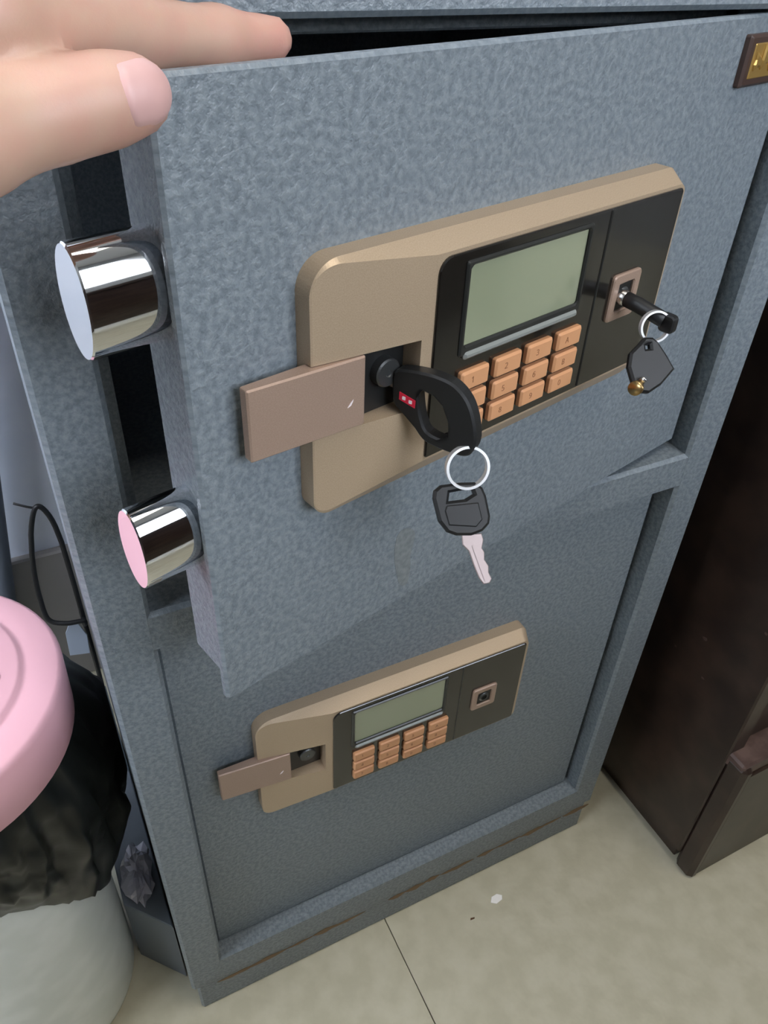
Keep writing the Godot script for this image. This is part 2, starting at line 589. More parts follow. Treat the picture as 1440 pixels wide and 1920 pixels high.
	for p in [[0.0925, 0.0330], [0.0945, 0.0200], [0.0975, 0.0105], [0.1020, 0.0090], [0.1035, 0.0180], [0.1030, 0.0290], [0.1050, 0.0390], [0.1000, 0.0450], [0.0940, 0.0440]]:
		so.append(Vector2(p[0], p[1]))
	sm.extrude(smooth_loop(so), -0.0002, 0.00012)
	obj("smear", sm.commit(), grained(mat(Color.WHITE, 0.55), 0.058, ntex(noise(0.028, 4, 7), [[0.0, srgb(103, 109, 112)], [1.0, srgb(132, 137, 137)]])), door)
	# emblem plate in the upper right corner
	var np := G.new()
	np.extrude(rrect(0.2865, 0.2095, 0.3260, 0.2305, [0.001, 0.001, 0.001, 0.001], 3), 0.0, 0.0035, 0.0012)
	var npm := np.commit()
	var em := G.new()
	em.extrude(rrect(0.2905, 0.2130, 0.3220, 0.2272, [0.0005, 0.0005, 0.0005, 0.0005], 2), 0.0030, 0.0040, 0.0004)
	for q in [[0.2945, 0.2200, 0.0035], [0.3010, 0.2215, 0.0045], [0.3085, 0.2195, 0.0040], [0.3160, 0.2205, 0.0038]]:
		var pts := PackedVector2Array()
		for i in 9: pts.append(Vector2(q[0], q[1]) + Vector2(cos(TAU * i / 9), 1.2 * sin(TAU * i / 9)) * q[2] * (0.8 + 0.3 * sin(i * 2.3 + q[0] * 900.0)))
		em.extrude(pts, 0.0040, 0.0052, 0.0008)
	npm = em.commit(npm)
	obj("emblem_plate", npm, [M.plate_brown, M.gold], door).set_meta("label", "brown framed plate with gold relief")
	lock_panel(safe, TD * Transform3D(Basis(), Vector3(0.0417, 0.0840, 0.0)))

# ---------------------------------------------------------------- keys, in the upper door's lock panel space
func depth_of(p: Vector3) -> float:
	return -(EYE_B.transposed() * (p - EYE)).z

func flat_at(cx: float, cy: float, d: float, pts: Array) -> PackedVector2Array:     # outline measured in pixels round (cx, cy), as metres at depth d
	var out := PackedVector2Array()
	for p in pts: out.append(Vector2(p[0] - cx, cy - p[1]) * d / 1483.77)
	return out

func split_ring(center: Vector3, ax: Vector3, r: float, w: float, th: float) -> ArrayMesh:
	var up := (Vector3.UP - ax * ax.y).normalized()
	var q := G.new(true)
	var n := 44
	for turn in 2:
		for i in n:
			var P := []
			for e in 2:
				var a := TAU * (i + e) / n
				var d := up * cos(a) + ax.cross(up) * sin(a)
				var c := center + ax * (turn - 0.5 + 0.12 * sin(a * 0.5)) * w * 1.02
				P.append([c + d * r - ax * w * 0.5, c + d * r + ax * w * 0.5, c + d * (r - th) + ax * w * 0.5, c + d * (r - th) - ax * w * 0.5])
			for k in 4:
				q.sg = k + 1
				q.quad(P[0][k], P[1][k], P[1][(k + 1) % 4], P[0][(k + 1) % 4])
	return q.commit()

func build_keys() -> void:
	var TP := TD * Transform3D(Basis(), Vector3(0.0417, 0.0840, 0.0))
	# the big key in the window: its bow stands out of the lock, turned a little to the right
	var k1 := thing("key", "key with big black looped plastic bow and red print, pushed in behind the sliding cover", "key")
	var ph := 0.30
	var KB := TP * Transform3D(Basis(Vector3(sin(ph), 0, cos(ph)), Vector3.UP, Vector3(-cos(ph), 0, sin(ph))), Vector3(0.033, 0.053, 0.006))
	var o := PackedVector2Array()
	for p in [[5.2, -11.0], [7.7, -14.5], [12.5, -17.3], [18.7, -23.6], [24.6, -25.0], [31.6, -25.2], [36.4, -24.6], [39.3, -22.2], [40.6, -16.4], [39.0, -8.5], [35.6, -1.6], [30.0, 2.8], [23.0, 4.0], [16.0, 3.6], [10.0, 2.6], [6.5, 1.4], [4.8, -1.5]]:
		o.append(Vector2(p[0], p[1]) * 0.001)
	var hole := PackedVector2Array()
	for p in [[18.2, -16.0], [20.3, -19.6], [24.5, -20.8], [28.2, -20.2], [29.0, -15.5], [27.2, -9.6], [23.6, -5.0], [19.6, -3.9], [16.2, -4.3], [16.6, -10.5]]:
		hole.append(Vector2(p[0], p[1]) * 0.001)
	var g := G.new()
	g.xf = KB
	g.extrude(smooth_loop(o), -0.0058, 0.0, 0.0008, smooth_loop(hole), 0.0008)
	obj("bow", g.commit(), M.rubber, k1)
	var bl := G.new()
	bl.xf = KB
	bl.box(Vector3(0.0045, -0.0042, -0.0031), Vector3(0.0090, 0.0068, 0.0022), 0.0004)
	obj("blade", bl.commit(), M.steel, k1)
	var rp := G.new()
	rp.xf = KB
	rp.extrude(PackedVector2Array([Vector2(0.0082, -0.0098), Vector2(0.0150, -0.0114), Vector2(0.0151, -0.0082), Vector2(0.0083, -0.0066)]), -0.0001, 0.0002)
	var rm := rp.commit()
	var wp := G.new()
	wp.xf = KB
	for q in [[0.0103, -0.0087], [0.0131, -0.0094]]:
		wp.extrude(rrect(q[0] - 0.0007, q[1] - 0.0007, q[0] + 0.0007, q[1] + 0.0007, [0.0002, 0.0002, 0.0002, 0.0002], 2), 0.0, 0.0003)
	rm = wp.commit(rm)
	obj("print", rm, [M.red, M.white_ink], k1).set_meta("label", "small red print with white marks")
	# split ring hanging from the bow
	var hang := KB * Vector3(0.0355, -0.0205, -0.003)
	var d1 := depth_of(hang)
	var rc := px(876, 876, d1)
	var to1 := (EYE - rc).normalized()
	var ax1 := (to1 + EYE_B.x * 0.28 - EYE_B.y * 0.25).normalized()
	mono("key_ring", split_ring(rc, ax1, 42.0 * d1 / 1483.77, 0.0016, 0.0010), M.ring, "steel split ring hanging from the looped black bow", "key ring")
	# hanging key
	var k2 := thing("key", "black headed key with bare pale steel blade dangling from the larger split ring", "key")
	var d2 := d1 + 0.002
	var HB := Transform3D(EYE_B * Basis.from_euler(Vector3(0.0, 0.12, 0.0)), px(868, 958, d2))
	var h := G.new()
	h.xf = HB
	var slot := flat_at(868, 958, d2, [[842, 924], [884, 916], [888, 926], [872, 936], [840, 940]])
	slot.reverse()
	h.extrude(flat_at(868, 958, d2, [[838, 998], [855, 1004], [884, 1004], [905, 996], [918, 982], [920, 968], [912, 930], [905, 914], [890, 904], [860, 905], [825, 910], [813, 920], [811, 935], [822, 978]]), -0.0028, 0.0012, 0.0010, slot, 0.0010)
	h.extrude(flat_at(868, 958, d2, [[840, 985], [892, 988], [904, 974], [896, 942], [836, 948], [832, 958]]), 0.0011, 0.0017, 0.0004)
	obj("head", h.commit(), M.rubber, k2)
	var hb := G.new()
	hb.xf = HB
	hb.extrude(flat_at(868, 958, d2, [[866, 1002], [868, 1022], [880, 1034], [889, 1060], [899, 1084], [908, 1096], [920, 1094], [924, 1086], [918, 1074], [918, 1062], [910, 1050], [910, 1036], [905, 1028], [908, 1012], [904, 1000]]), -0.0014, -0.0002, 0.0003, PackedVector2Array(), 0.0003)
	hb.extrude(flat_at(868, 958, d2, [[890, 1022], [914, 1088], [910, 1089], [886, 1024]]), -0.0003, 0.0001, 0.0001)
	obj("blade", hb.commit(), M.key_steel, k2)
	# second set: round key in the right hand keyhole
	var k3 := thing("key", "slim black round key standing out of the small square keyhole", "key")
	var kh := Vector3(0.1625, 0.0526, 0.0)
	var sg := G.new(true)
	sg.xf = TP
	sg.tube([kh + Vector3(0, 0, 0.0205), kh + Vector3(0.0006, -0.0008, 0.0270), kh + Vector3(0.0016, -0.0024, 0.0340), kh + Vector3(0.0026, -0.0038, 0.0400)], 0.0034, 16)
	obj("shank", sg.commit(), M.rubber, k3)
	var ke := kh + Vector3(0.0029, -0.0044, 0.0420)
	var eg := G.new()
	eg.xf = TP * Transform3D(Basis(Vector3(0, 0, 1), Vector3(0, 1, 0), Vector3(-1, 0, 0)), ke)
	eg.extrude(rrect(-0.0036, -0.0040, 0.0036, 0.0040, [0.0015, 0.002, 0.002, 0.0015], 4), -0.0020, 0.0020, 0.0006, rrect(-0.0006, -0.0016, 0.0018, 0.0016, [0.0008, 0.0008, 0.0008, 0.0008], 3), 0.0006)
	obj("eyelet", eg.commit(), M.rubber, k3)
	var stt := G.new(true)
	stt.xf = TP * Transform3D(Basis(Vector3.RIGHT, PI / 2), kh + Vector3(0, 0, 0.0176))
	stt.lathe([Vector2(0.0, 0.0040), Vector2(0.0030, 0.0040), Vector2(0.0034, 0.0036), Vector2(0.0034, 0.0)], 16)
	obj("barrel", stt.commit(), M.steel, k3)
	var d3 := depth_of(TP * ke)
	var c3 := px(1228, 612, d3)
	var ax2 := ((EYE - c3).normalized() + EYE_B.x * 0.45 - EYE_B.y * 0.2).normalized()
	mono("key_ring", split_ring(c3, ax2, 30.0 * d3 / 1483.77, 0.0013, 0.0009), M.ring, "small steel ring on the slim black key by the square keyhole", "key ring")
	var k4 := thing("key", "black diamond shaped key head with short brass barrel hanging from the small ring", "key")
	var T4 := Transform3D(EYE_B * Basis.from_euler(Vector3(0.0, 0.1, 0.0)), px(1216, 690, d3))
	var dg := G.new()
	dg.xf = T4
	var lug := flat_at(1216, 690, d3, [[1207, 648], [1216, 647], [1217, 655], [1208, 656]])
	lug.reverse()
	dg.extrude(flat_at(1216, 690, d3, [[1188, 736], [1214, 738], [1238, 722], [1264, 692], [1250, 668], [1232, 642], [1222, 634], [1206, 634], [1194, 648], [1178, 664], [1174, 690]]), -0.0022, 0.0022, 0.0010, lug, 0.0010)
	obj("head", dg.commit(), M.rubber, k4)
	var bg := G.new(true)
	bg.xf = T4
	var e0 := Vector3(-0.0052, -0.0082, 0.0)
	bg.tube([e0, e0 + Vector3(-0.0012, -0.0008, 0.0022), e0 + Vector3(-0.0026, -0.0014, 0.0040)], 0.0031, 18)
	obj("barrel", bg.commit(), M.brass, k4)
	var tg := G.new(true)
	tg.xf = T4
	tg.tube([Vector3(-0.0038, -0.0056, 0.0018), Vector3(-0.0042, -0.0060, 0.0036), Vector3(-0.0044, -0.0062, 0.0040)], 0.0015, 12)
	obj("pin", tg.commit(), M.steel, k4)

# ---------------------------------------------------------------- bin
const BINC := Vector3(-0.108, 0.0, -0.0795)

func build_bin() -> void:
	var bin := thing("trash_bin", "white round trash bin with pink plastic lid beside the safe", "trash bin", BINC)
	var g := G.new(true)
	g.lathe([Vector2(0.0735, 0.352), Vector2(0.0735, 0.20), Vector2(0.0730, 0.06), Vector2(0.0722, 0.012), Vector2(0.0700, 0.004), Vector2(0.0655, 0.0), Vector2(0.0, 0.0)], 64)
	obj("bucket", g.commit(), M.bin_white, bin)
	var l := G.new(true)
	l.lathe([Vector2(0.0, 0.3845), Vector2(0.064, 0.3845), Vector2(0.0655, 0.3838), Vector2(0.0668, 0.3818), Vector2(0.0690, 0.3815), Vector2(0.0850, 0.3805), Vector2(0.0872, 0.3790), Vector2(0.0882, 0.3760), Vector2(0.0868, 0.3380), Vector2(0.0850, 0.3370), Vector2(0.0835, 0.3380), Vector2(0.0838, 0.3740), Vector2(0.0, 0.3760)], 72)
	var lid := obj("lid", l.commit(), M.pink, bin)
	lid.set_meta("label", "pink plastic lid")
	var e := G.new(true)
	var pts := []
	for i in 32: pts.append(Vector3(0.048 + 0.006 * cos(TAU * i / 32), 0.3845, 0.012 + 0.006 * sin(TAU * i / 32)))
	e.tube(pts, 0.0007, 6, true)
	obj("embossed_ring", e.commit(), M.pink, lid)
	# liner turned over the rim
	var bn := noise(2.2, 3, 71)
	var b := G.new(true)
	var rows := 40
	var prof := []
	for i in rows + 1: prof.append(Vector2(0.08, 1.0 - float(i) / rows))
	b.lathe(prof, 120, func(X: Vector3, a: float, row: int) -> Vector3:
		var t := float(row) / rows
		var an := rad_to_deg(a)
		if an > 180.0: an -= 360.0
		var hem := 0.158 + 0.098 * smoothstep(12.0, 85.0, an) + 0.02 * smoothstep(10.0, -90.0, an) + 0.07 * smoothstep(100.0, 170.0, absf(an))
		var y := lerpf(0.342, hem, t)
		var r := 0.0775 + 0.010 * sin(PI * pow(t, 0.9))
		r += 0.030 * exp(-pow((an + 32.0) / 42.0, 2.0)) * pow(sin(PI * pow(t, 0.8)), 0.7)
		var f := bn.get_noise_3d(cos(a) * 2.4 + t * 0.35, sin(a) * 2.4, t * 0.55)
		var f2 := bn.get_noise_3d(cos(a) * 7.0 + t * 0.8, sin(a) * 7.0 - t * 0.4, t * 1.2 + 9.0)
		r += (f * 0.013 + f2 * 0.004) * (0.25 + 0.75 * sin(PI * t))
		r = clampf(r, 0.0750, minf(0.125, 0.1060 / maxf(cos(a), 0.2)))
		y += f2 * 0.006 * t
		return Vector3(r * cos(a), y, r * sin(a)))
	mono("bin_liner", b.commit(), M.bag, "crumpled black plastic liner turned over the white bin's rim under the pink lid", "trash bag", Transform3D(Basis(), BINC))

# ---------------------------------------------------------------- things beside the safe
func build_side_things() -> void:
	# low blue grey carton pushed between bin and safe, its front end cut slantwise
	var pk := G.new()
	pk.extrude(PackedVector2Array([Vector2(-0.0012, 0.033), Vector2(-0.0012, 0.30), Vector2(-0.0325, 0.30), Vector2(-0.0325, 0.068)]), 0.0, 0.092, 0.001)
	mono("low_carton", pk.commit(), M.greybag, "low blue grey carton on the floor squeezed between bin and safe", "carton", Transform3D(Basis(Vector3.RIGHT, -PI / 2), Vector3.ZERO))
	# crumpled foil on it
	var fg := G.new()
	var fn := noise(60.0, 3, 83)
	var prof := []
	for i in 13: prof.append(Vector2(0.013 * sin(PI * i / 12.0), 0.012 * cos(PI * i / 12.0)))
	fg.lathe(prof, 22, func(X: Vector3, _a: float, _r: int) -> Vector3:
		return X * (1.0 + 0.9 * fn.get_noise_3dv(X * 1.6)) * Vector3(0.9, 1.1, 1.8))
	mono("foil_wad", fg.commit(), M.foil, "small crumpled silvery foil wad on the low carton beside the bin", "foil", Transform3D(Basis(), Vector3(-0.0155, 0.1045, -0.082)))
	# black cord rising in a loop behind
	var cg := G.new(true)
	var cv := Curve3D.new()
	var zc := -0.34
	for q in [[-0.0045, 0.150, -0.355], [-0.0042, 0.160, -0.325], [-0.0050, 0.1690, zc + 0.02], [-0.0200, 0.1720, zc + 0.02], [-0.0330, 0.1760, zc + 0.015], [-0.0365, 0.190, zc + 0.01], [-0.0350, 0.225, zc], [-0.0275, 0.272, zc], [-0.0170, 0.300, zc], [-0.0085, 0.288, zc], [-0.0045, 0.255, zc], [-0.0040, 0.20, zc], [-0.0040, 0.10, zc], [-0.0050, 0.0025, zc]]:
		cv.add_point(Vector3(q[0], q[1], q[2]))
	for i in cv.point_count:
		if i > 0 and i < cv.point_count - 1:
			var tg := (cv.get_point_position(i + 1) - cv.get_point_position(i - 1)) / 6.0
			cv.set_point_in(i, -tg); cv.set_point_out(i, tg)
	cg.tube(Array(cv.tessellate(4, 3)), 0.0024, 10, false, 1.0, Vector3(0, 0, 1))
	mono("power_cord", cg.commit(), M.cord, "black power cord rising in a narrow loop by the wall", "cord")
	var c2 := G.new(true)
	c2.tube([Vector3(-0.0340, 0.306, -0.345), Vector3(-0.024, 0.3005, -0.343), Vector3(-0.0165, 0.2985, -0.340)], 0.0011, 8, false, 1.0, Vector3(0, 0, 1))
	mono("thin_wire", c2.commit(), M.cord, "short thin dark wire end sticking off the top of the looped cord", "wire")
	# white tag on the cord
	var tgm := G.new()
	tgm.extrude(PackedVector2Array([Vector2(-0.010, -0.020), Vector2(0.009, -0.022), Vector2(0.011, 0.004), Vector2(0.006, 0.022), Vector2(-0.001, 0.026), Vector2(-0.008, 0.012)]), -0.0008, 0.0008, 0.0003)
	mono("cord_tag", tgm.commit(), M.tag, "pale paper tag hanging low on the black cord", "tag", Transform3D(Basis(Vector3.UP, -0.15), Vector3(-0.0160, 0.137, -0.330)))
	# grey conduit leaning on the wall
	var pg := G.new(true)
	pg.tube([Vector3(-0.0935, 0.0115, -0.397), Vector3(-0.0750, 0.137, -0.397), Vector3(-0.0480, 0.325, -0.397), Vector3(-0.0200, 0.52, -0.397)], 0.011, 20, false, 1.0, Vector3(0, 0, 1))
	mono("grey_conduit", pg.commit(), M.grey_pipe, "grey plastic conduit leaning on the pale wall behind the bin", "pipe")
	# scraps on the floor
	var sg := G.new()
	sg.extrude(PackedVector2Array([Vector2(-0.0065, -0.001), Vector2(-0.002, -0.0042), Vector2(0.005, -0.0030), Vector2(0.0070, 0.0004), Vector2(0.003, 0.0036), Vector2(-0.003, 0.0032)]), 0.0, 0.0008, 0.0003)
	mono("paper_scrap", sg.commit(), M.paper, "tiny white paper scrap on the beige floor", "scrap", Transform3D(Basis(Vector3.RIGHT, -PI / 2), Vector3(0.278, 0.0002, 0.026)))
	var bg := G.new()
	bg.extrude(PackedVector2Array([Vector2(-0.0022, -0.0006), Vector2(0.0020, -0.0009), Vector2(0.0026, 0.0002), Vector2(-0.0012, 0.0010)]), 0.0, 0.0008, 0.0003)
	mono("brown_crumb", bg.commit(), M.crumb, "small brown crumb on the floor near the paper scrap", "crumb", Transform3D(Basis(Vector3.RIGHT, -PI / 2), Vector3(0.248, 0.0002, 0.032)))

func build_cabinet() -> void:
	var t := thing("wooden_cabinet", "dark brown wooden cabinet standing right of the safe", "cabinet")
	var x0 := 0.456
	obj("side_panel", bx(Vector3(x0, 0.020, -0.40), Vector3(x0 + 0.018, 0.92, 0.072), 0.0015), M.wood, t)
	obj("foot_rail", bx(Vector3(x0 + 0.006, 0.0, -0.39), Vector3(x0 + 0.020, 0.0205, 0.066), 0.001), M.wood, t)
	obj("corner_post", bx(Vector3(x0 + 0.0005, 0.0, 0.0705), Vector3(x0 + 0.013, 0.178, 0.0915), 0.004), M.wood, t)
	obj("kick_board", bx(Vector3(x0 + 0.012, 0.0, 0.074), Vector3(1.15, 0.165, 0.090), 0.001), M.wood, t)
	obj("ledge", bx(Vector3(x0 + 0.001, 0.1655, 0.060), Vector3(1.15, 0.181, 0.0880), 0.002), M.wood_pale, t)
	obj("front_panel", bx(Vector3(x0 + 0.0175, 0.1805, 0.030), Vector3(1.15, 0.92, 0.066), 0.0015), M.wood, t)
	obj("top", bx(Vector3(x0 - 0.006, 0.9195, -0.405), Vector3(1.16, 0.945, 0.085), 0.002), M.wood, t)
	# pale chips in the finish
	rng.seed = 5
	for q in [[0.263, 0.011, 0.0028], [0.226, 0.023, 0.0020], [0.312, 0.055, 0.0022], [0.231, -0.012, 0.0014]]:
		var cg := G.new()
		var pts := PackedVector2Array()
		for i in 6: pts.append(Vector2(q[1], q[0]) + Vector2(cos(TAU * i / 6), 0.7 * sin(TAU * i / 6)) * q[2] * rng.randf_range(0.5, 1.0))
		cg.extrude(pts, 0.0, 0.0004)
		obj("paint_chip", cg.commit(), M.wood_pale, t, Transform3D(Basis(Vector3(0, 0, 1), Vector3(0, 1, 0), Vector3(-1, 0, 0)), Vector3(x0 + 0.0001, 0, 0)))

# ---------------------------------------------------------------- hand
var bones := []

func px(x: float, y: float, d: float) -> Vector3:      # a joint, measured off the photograph at its own depth
	return EYE + EYE_B * Vector3((x - 720.0) / 1483.77, -(y - 960.0) / 1483.77, -1.0) * d

func sdf(p: Vector3) -> float:
	var best := 1.0
	for grp in bones:
		var d := 1.0
		for b in grp:
			var a: Vector3 = b[0]
			var ab: Vector3 = b[1]
			var pa := p - a
			var h := clampf(pa.dot(ab) * b[2], 0.0, 1.0)
			var e := (pa - ab * h).length() - lerpf(b[3], b[4], h)
			var k := 0.0045
			var m := maxf(k - absf(d - e), 0.0) / k
			d = minf(d, e) - m * m * k * 0.25
		var kk := 0.003
		var mm := maxf(kk - absf(best - d), 0.0) / kk
		best = minf(best, d) - mm * mm * kk * 0.25
	return best + 0.0009

func bone(grp: Array, a: Vector3, b: Vector3, ra: float, rb: float) -> void:
	var ab := b - a
	grp.append([a, ab, 1.0 / ab.length_squared(), ra, rb])

func build_hand() -> void:
	var thumb := []; var index := []; var palm := []; var others := []
	var t_tip := px(247, 178, 0.1825); var t_ip := px(110, 208, 0.176); var t_mcp := px(-80, 262, 0.165); var t_cmc := px(-330, 330, 0.165)
	var t_mid := px(190, 190, 0.180)
	bone(thumb, t_tip, t_mid, 0.0098, 0.0103)
	bone(thumb, t_mid, t_ip, 0.0102, 0.0106)
	bone(thumb, t_ip, t_mcp, 0.0106, 0.0128)
	bone(thumb, t_mcp, t_cmc, 0.0128, 0.0175)
	var i_tip := px(508, 74, 0.237); var i_dip := px(405, 72, 0.224); var i_pip := px(255, 62, 0.206); var i_mcp := px(-30, 30, 0.168)
	bone(index, i_tip, i_dip, 0.0073, 0.0086)
	bone(index, i_dip, i_pip, 0.0086, 0.0098)
	bone(index, i_pip, i_mcp, 0.0098, 0.0120)
	var wrist := px(-620, 330, 0.170)
	var m_mcp := px(-120, -110, 0.168)
	bone(palm, i_mcp, wrist, 0.0125, 0.0200)
	bone(palm, m_mcp, wrist, 0.0125, 0.0200)
	bone(palm, px(-190, 120, 0.165), t_cmc, 0.0110, 0.0180)
	bone(palm, px(-110, 130, 0.168), px(-190, 120, 0.165), 0.0060, 0.0110)
	var fore := px(-1100, 480, 0.19)
	var elbow := Vector3(-0.40, 0.74, 0.66)
	bone(palm, wrist, fore, 0.0240, 0.0280)
	bone(palm, fore, elbow, 0.0280, 0.0380)
	var m_pip := px(120, -160, 0.180); var m_dip := px(240, -150, 0.205); var m_tip := px(300, -110, 0.222)
	bone(others, m_mcp, m_pip, 0.0118, 0.0095)
	bone(others, m_pip, m_dip, 0.0095, 0.0082)
	bone(others, m_dip, m_tip, 0.0082, 0.0070)
	var r_mcp := px(-220, -230, 0.172)
	var ring_f := []
	bone(palm, r_mcp, wrist, 0.0120, 0.0200)
	bone(ring_f, r_mcp, px(40, -300, 0.182), 0.0112, 0.0090)
	bone(ring_f, px(40, -300, 0.182), px(160, -280, 0.205), 0.0090, 0.0078)
	bone(ring_f, px(160, -280, 0.205), px(210, -240, 0.220), 0.0078, 0.0066)
	var p_mcp := px(-320, -330, 0.178)
	var little := []
	bone(palm, p_mcp, wrist, 0.0110, 0.0200)
	bone(little, p_mcp, px(-90, -410, 0.188), 0.0100, 0.0078)
	bone(little, px(-90, -410, 0.188), px(10, -390, 0.205), 0.0078, 0.0068)
	bone(little, px(10, -390, 0.205), px(50, -360, 0.216), 0.0068, 0.0058)
	bones = [palm + thumb, index, others, ring_f, little]
	# surface nets
	var cell := 0.0026
	var lo := Vector3(1, 1, 1) * 9.0; var hi := -lo
	for grp in bones:
		for b in grp:
			for q in [[b[0], b[3]], [b[0] + b[1], b[4]]]:
				lo = lo.min(q[0] - Vector3.ONE * (q[1] + 0.006)); hi = hi.max(q[0] + Vector3.ONE * (q[1] + 0.006))
	var n := Vector3i(((hi - lo) / cell).ceil()) + Vector3i.ONE
	# coarse pass: blocks near the surface
	var val := {}
	var bs := 6
	var key := func(x: int, y: int, z: int) -> int: return (x * 1024 + y) * 1024 + z
	var nb := Vector3i(n.x / bs + 1, n.y / bs + 1, n.z / bs + 1)
	var half := cell * bs * 0.5
	for bx_ in nb.x:
		for by in nb.y:
			for bz in nb.z:
				var c := lo + Vector3(bx_, by, bz) * cell * bs + Vector3.ONE * half
				if absf(sdf(c)) > half * 1.75 + cell * 2.0: continue
				for i in bs + 1:
					for j in bs + 1:
						for k in bs + 1:
							var kk: int = key.call(bx_ * bs + i, by * bs + j, bz * bs + k)
							if not val.has(kk):
								val[kk] = sdf(lo + Vector3(bx_ * bs + i, by * bs + j, bz * bs + k) * cell)
	var vid := {}
	var verts := PackedVector3Array(); var cols := PackedColorArray(); var nrms := PackedVector3Array()
	var corner := [Vector3i(0, 0, 0), Vector3i(1, 0, 0), Vector3i(0, 1, 0), Vector3i(1, 1, 0), Vector3i(0, 0, 1), Vector3i(1, 0, 1), Vector3i(0, 1, 1), Vector3i(1, 1, 1)]
	var edges := [[0, 1], [2, 3], [4, 5], [6, 7], [0, 2], [1, 3], [4, 6], [5, 7], [0, 4], [1, 5], [2, 6], [3, 7]]
	var skin := Color(0.55, 0.36, 0.265); var rosy := Color(0.55, 0.285, 0.225)
	var hot := [[i_tip, 0.020], [t_tip, 0.012], [t_ip, 0.009], [i_pip, 0.008]]
	var sn := noise(90.0, 3, 91)
	for kk in val:
		var x: int = kk / 1048576; var y: int = (kk / 1024) % 1024; var z: int = kk % 1024
		var vs := []
		var ok := true; var neg := 0
		for c in corner:
			var k2: int = kk + (c.x * 1024 + c.y) * 1024 + c.z
			if not val.has(k2): ok = false; break
			var f: float = val[k2]
			vs.append(f)
			if f < 0.0: neg += 1
		if not ok or neg == 0 or neg == 8: continue
		var s := Vector3.ZERO; var cnt := 0
		for e in edges:
			var a: float = vs[e[0]]; var b: float = vs[e[1]]
			if (a < 0.0) != (b < 0.0):
				s += Vector3(corner[e[0]]).lerp(Vector3(corner[e[1]]), a / (a - b)); cnt += 1
		var P := lo + (Vector3(x, y, z) + s / cnt) * cell
		vid[kk] = verts.size()
		verts.append(P)
		var h := 0.0008
		nrms.append(Vector3(sdf(P + Vector3(h, 0, 0)) - sdf(P - Vector3(h, 0, 0)), sdf(P + Vector3(0, h, 0)) - sdf(P - Vector3(0, h, 0)), sdf(P + Vector3(0, 0, h)) - sdf(P - Vector3(0, 0, h))).normalized())
		var w := 0.15 + 0.45 * sn.get_noise_3dv(P)
		for q in hot: w += 0.75 * exp(-P.distance_squared_to(q[0]) / (q[1] * q[1]))
		cols.append(skin.lerp(rosy, clampf(w, 0.0, 1.0)))
	var idx := PackedInt32Array()
	var ax3 := [[1048576, 1024, 1], [1024, 1, 1048576], [1, 1048576, 1024]]
	for kk in vid:
		for e in ax3:
			var a: float = val[kk]
			if not val.has(kk + e[0]): continue
			var b: float = val[kk + e[0]]
			if (a < 0.0) == (b < 0.0): continue
			var q := [kk, kk - e[1], kk - e[1] - e[2], kk - e[2]]
			if not (vid.has(q[1]) and vid.has(q[2]) and vid.has(q[3])): continue
			var v := [vid[q[0]], vid[q[1]], vid[q[2]], vid[q[3]]]
			if a < 0.0: idx.append_array([v[0], v[2], v[1], v[0], v[3], v[2]])
			else: idx.append_array([v[0], v[1], v[2], v[0], v[2], v[3]])
	var arr := []
	arr.resize(Mesh.ARRAY_MAX)
	arr[Mesh.ARRAY_VERTEX] = verts; arr[Mesh.ARRAY_NORMAL] = nrms; arr[Mesh.ARRAY_COLOR] = cols; arr[Mesh.ARRAY_INDEX] = idx
	var am := ArrayMesh.new()
	am.add_surface_from_arrays(Mesh.PRIMITIVE_TRIANGLES, arr)
	var skin_m := mat(Color.WHITE, 0.48)
	skin_m.vertex_color_use_as_albedo = true
	skin_m.subsurf_scatter_enabled = true
	skin_m.subsurf_scatter_strength = 0.08
	grained(skin_m, 0.012, null, nbump(noise(0.05, 3, 95), 2.0, 256), 0.25)
	var person := thing("person", "bare hand with thumb and forefinger gripping the corner of the safe's open door", "person")
	obj("hand", am, skin_m, person)
	# sleeve over the forearm, out of the picture
	var sl := G.new(true)
	var arm := (elbow - fore)
	var s_pts := []
	for i in 13: s_pts.append(fore + arm * lerpf(0.12, 1.12, i / 12.0))
	var sd := arm.normalized(); var s1 := sd.cross(Vector3.UP).normalized(); var s2 := sd.cross(s1)
	var prev := []
	for i in 14:
		var cur := []
		var c: Vector3 = s_pts[mini(i, 12)]
		var r := 0.0 if i == 13 else 0.036 + 0.012 * i / 12.0 + 0.0015 * sin(i * 2.1)
		for k in 32: cur.append(c + (s1 * cos(TAU * k / 32) + s2 * sin(TAU * k / 32)) * r)
		if i > 0:
			for k in 32:
				var l := (k + 1) % 32
				sl.quad(prev[k], prev[l], cur[l], cur[k])
		prev = cur
	obj("sleeve", sl.commit(), M.cloth, person).set_meta("label", "dark grey sleeve")
	# thumb nail: a curved plate grown on the surface of the thumb
	var eye := px(720, 960, 0.0)
	var axis := (t_tip - t_ip).normalized()
	var toeye := (eye - t_tip).normalized()
	var out := (toeye - axis * toeye.dot(axis)).normalized()
	var across := axis.cross(out)
	out = (out + across * 0.0).normalized()
	var ng := G.new(true)
	var grid := []
	var nu := 14; var nv := 16
	for i in nu + 1:
		var row := []
		for j in nv + 1:
			var s := float(i) / nu; var t := float(j) / nv * 2.0 - 1.0
			var wdt := 0.0074 * (1.0 - 0.30 * pow(s, 5.0)) * (0.90 + 0.10 * s)
			var along := lerpf(-0.0035 - 0.0012 * (1.0 - t * t), 0.0082 - 0.0026 * t * t, s)
			var p: Vector3 = t_tip + axis * along + across * t * wdt + out * 0.03
			for it in 14:
				p -= out * sdf(p) * 0.9
			var rim := minf(1.0, minf(1.0 - absf(t), minf(s + 0.02, 1.0)) * 8.0)
			row.append(p + out * lerpf(-0.0006, 0.0005, rim))
		grid.append(row)
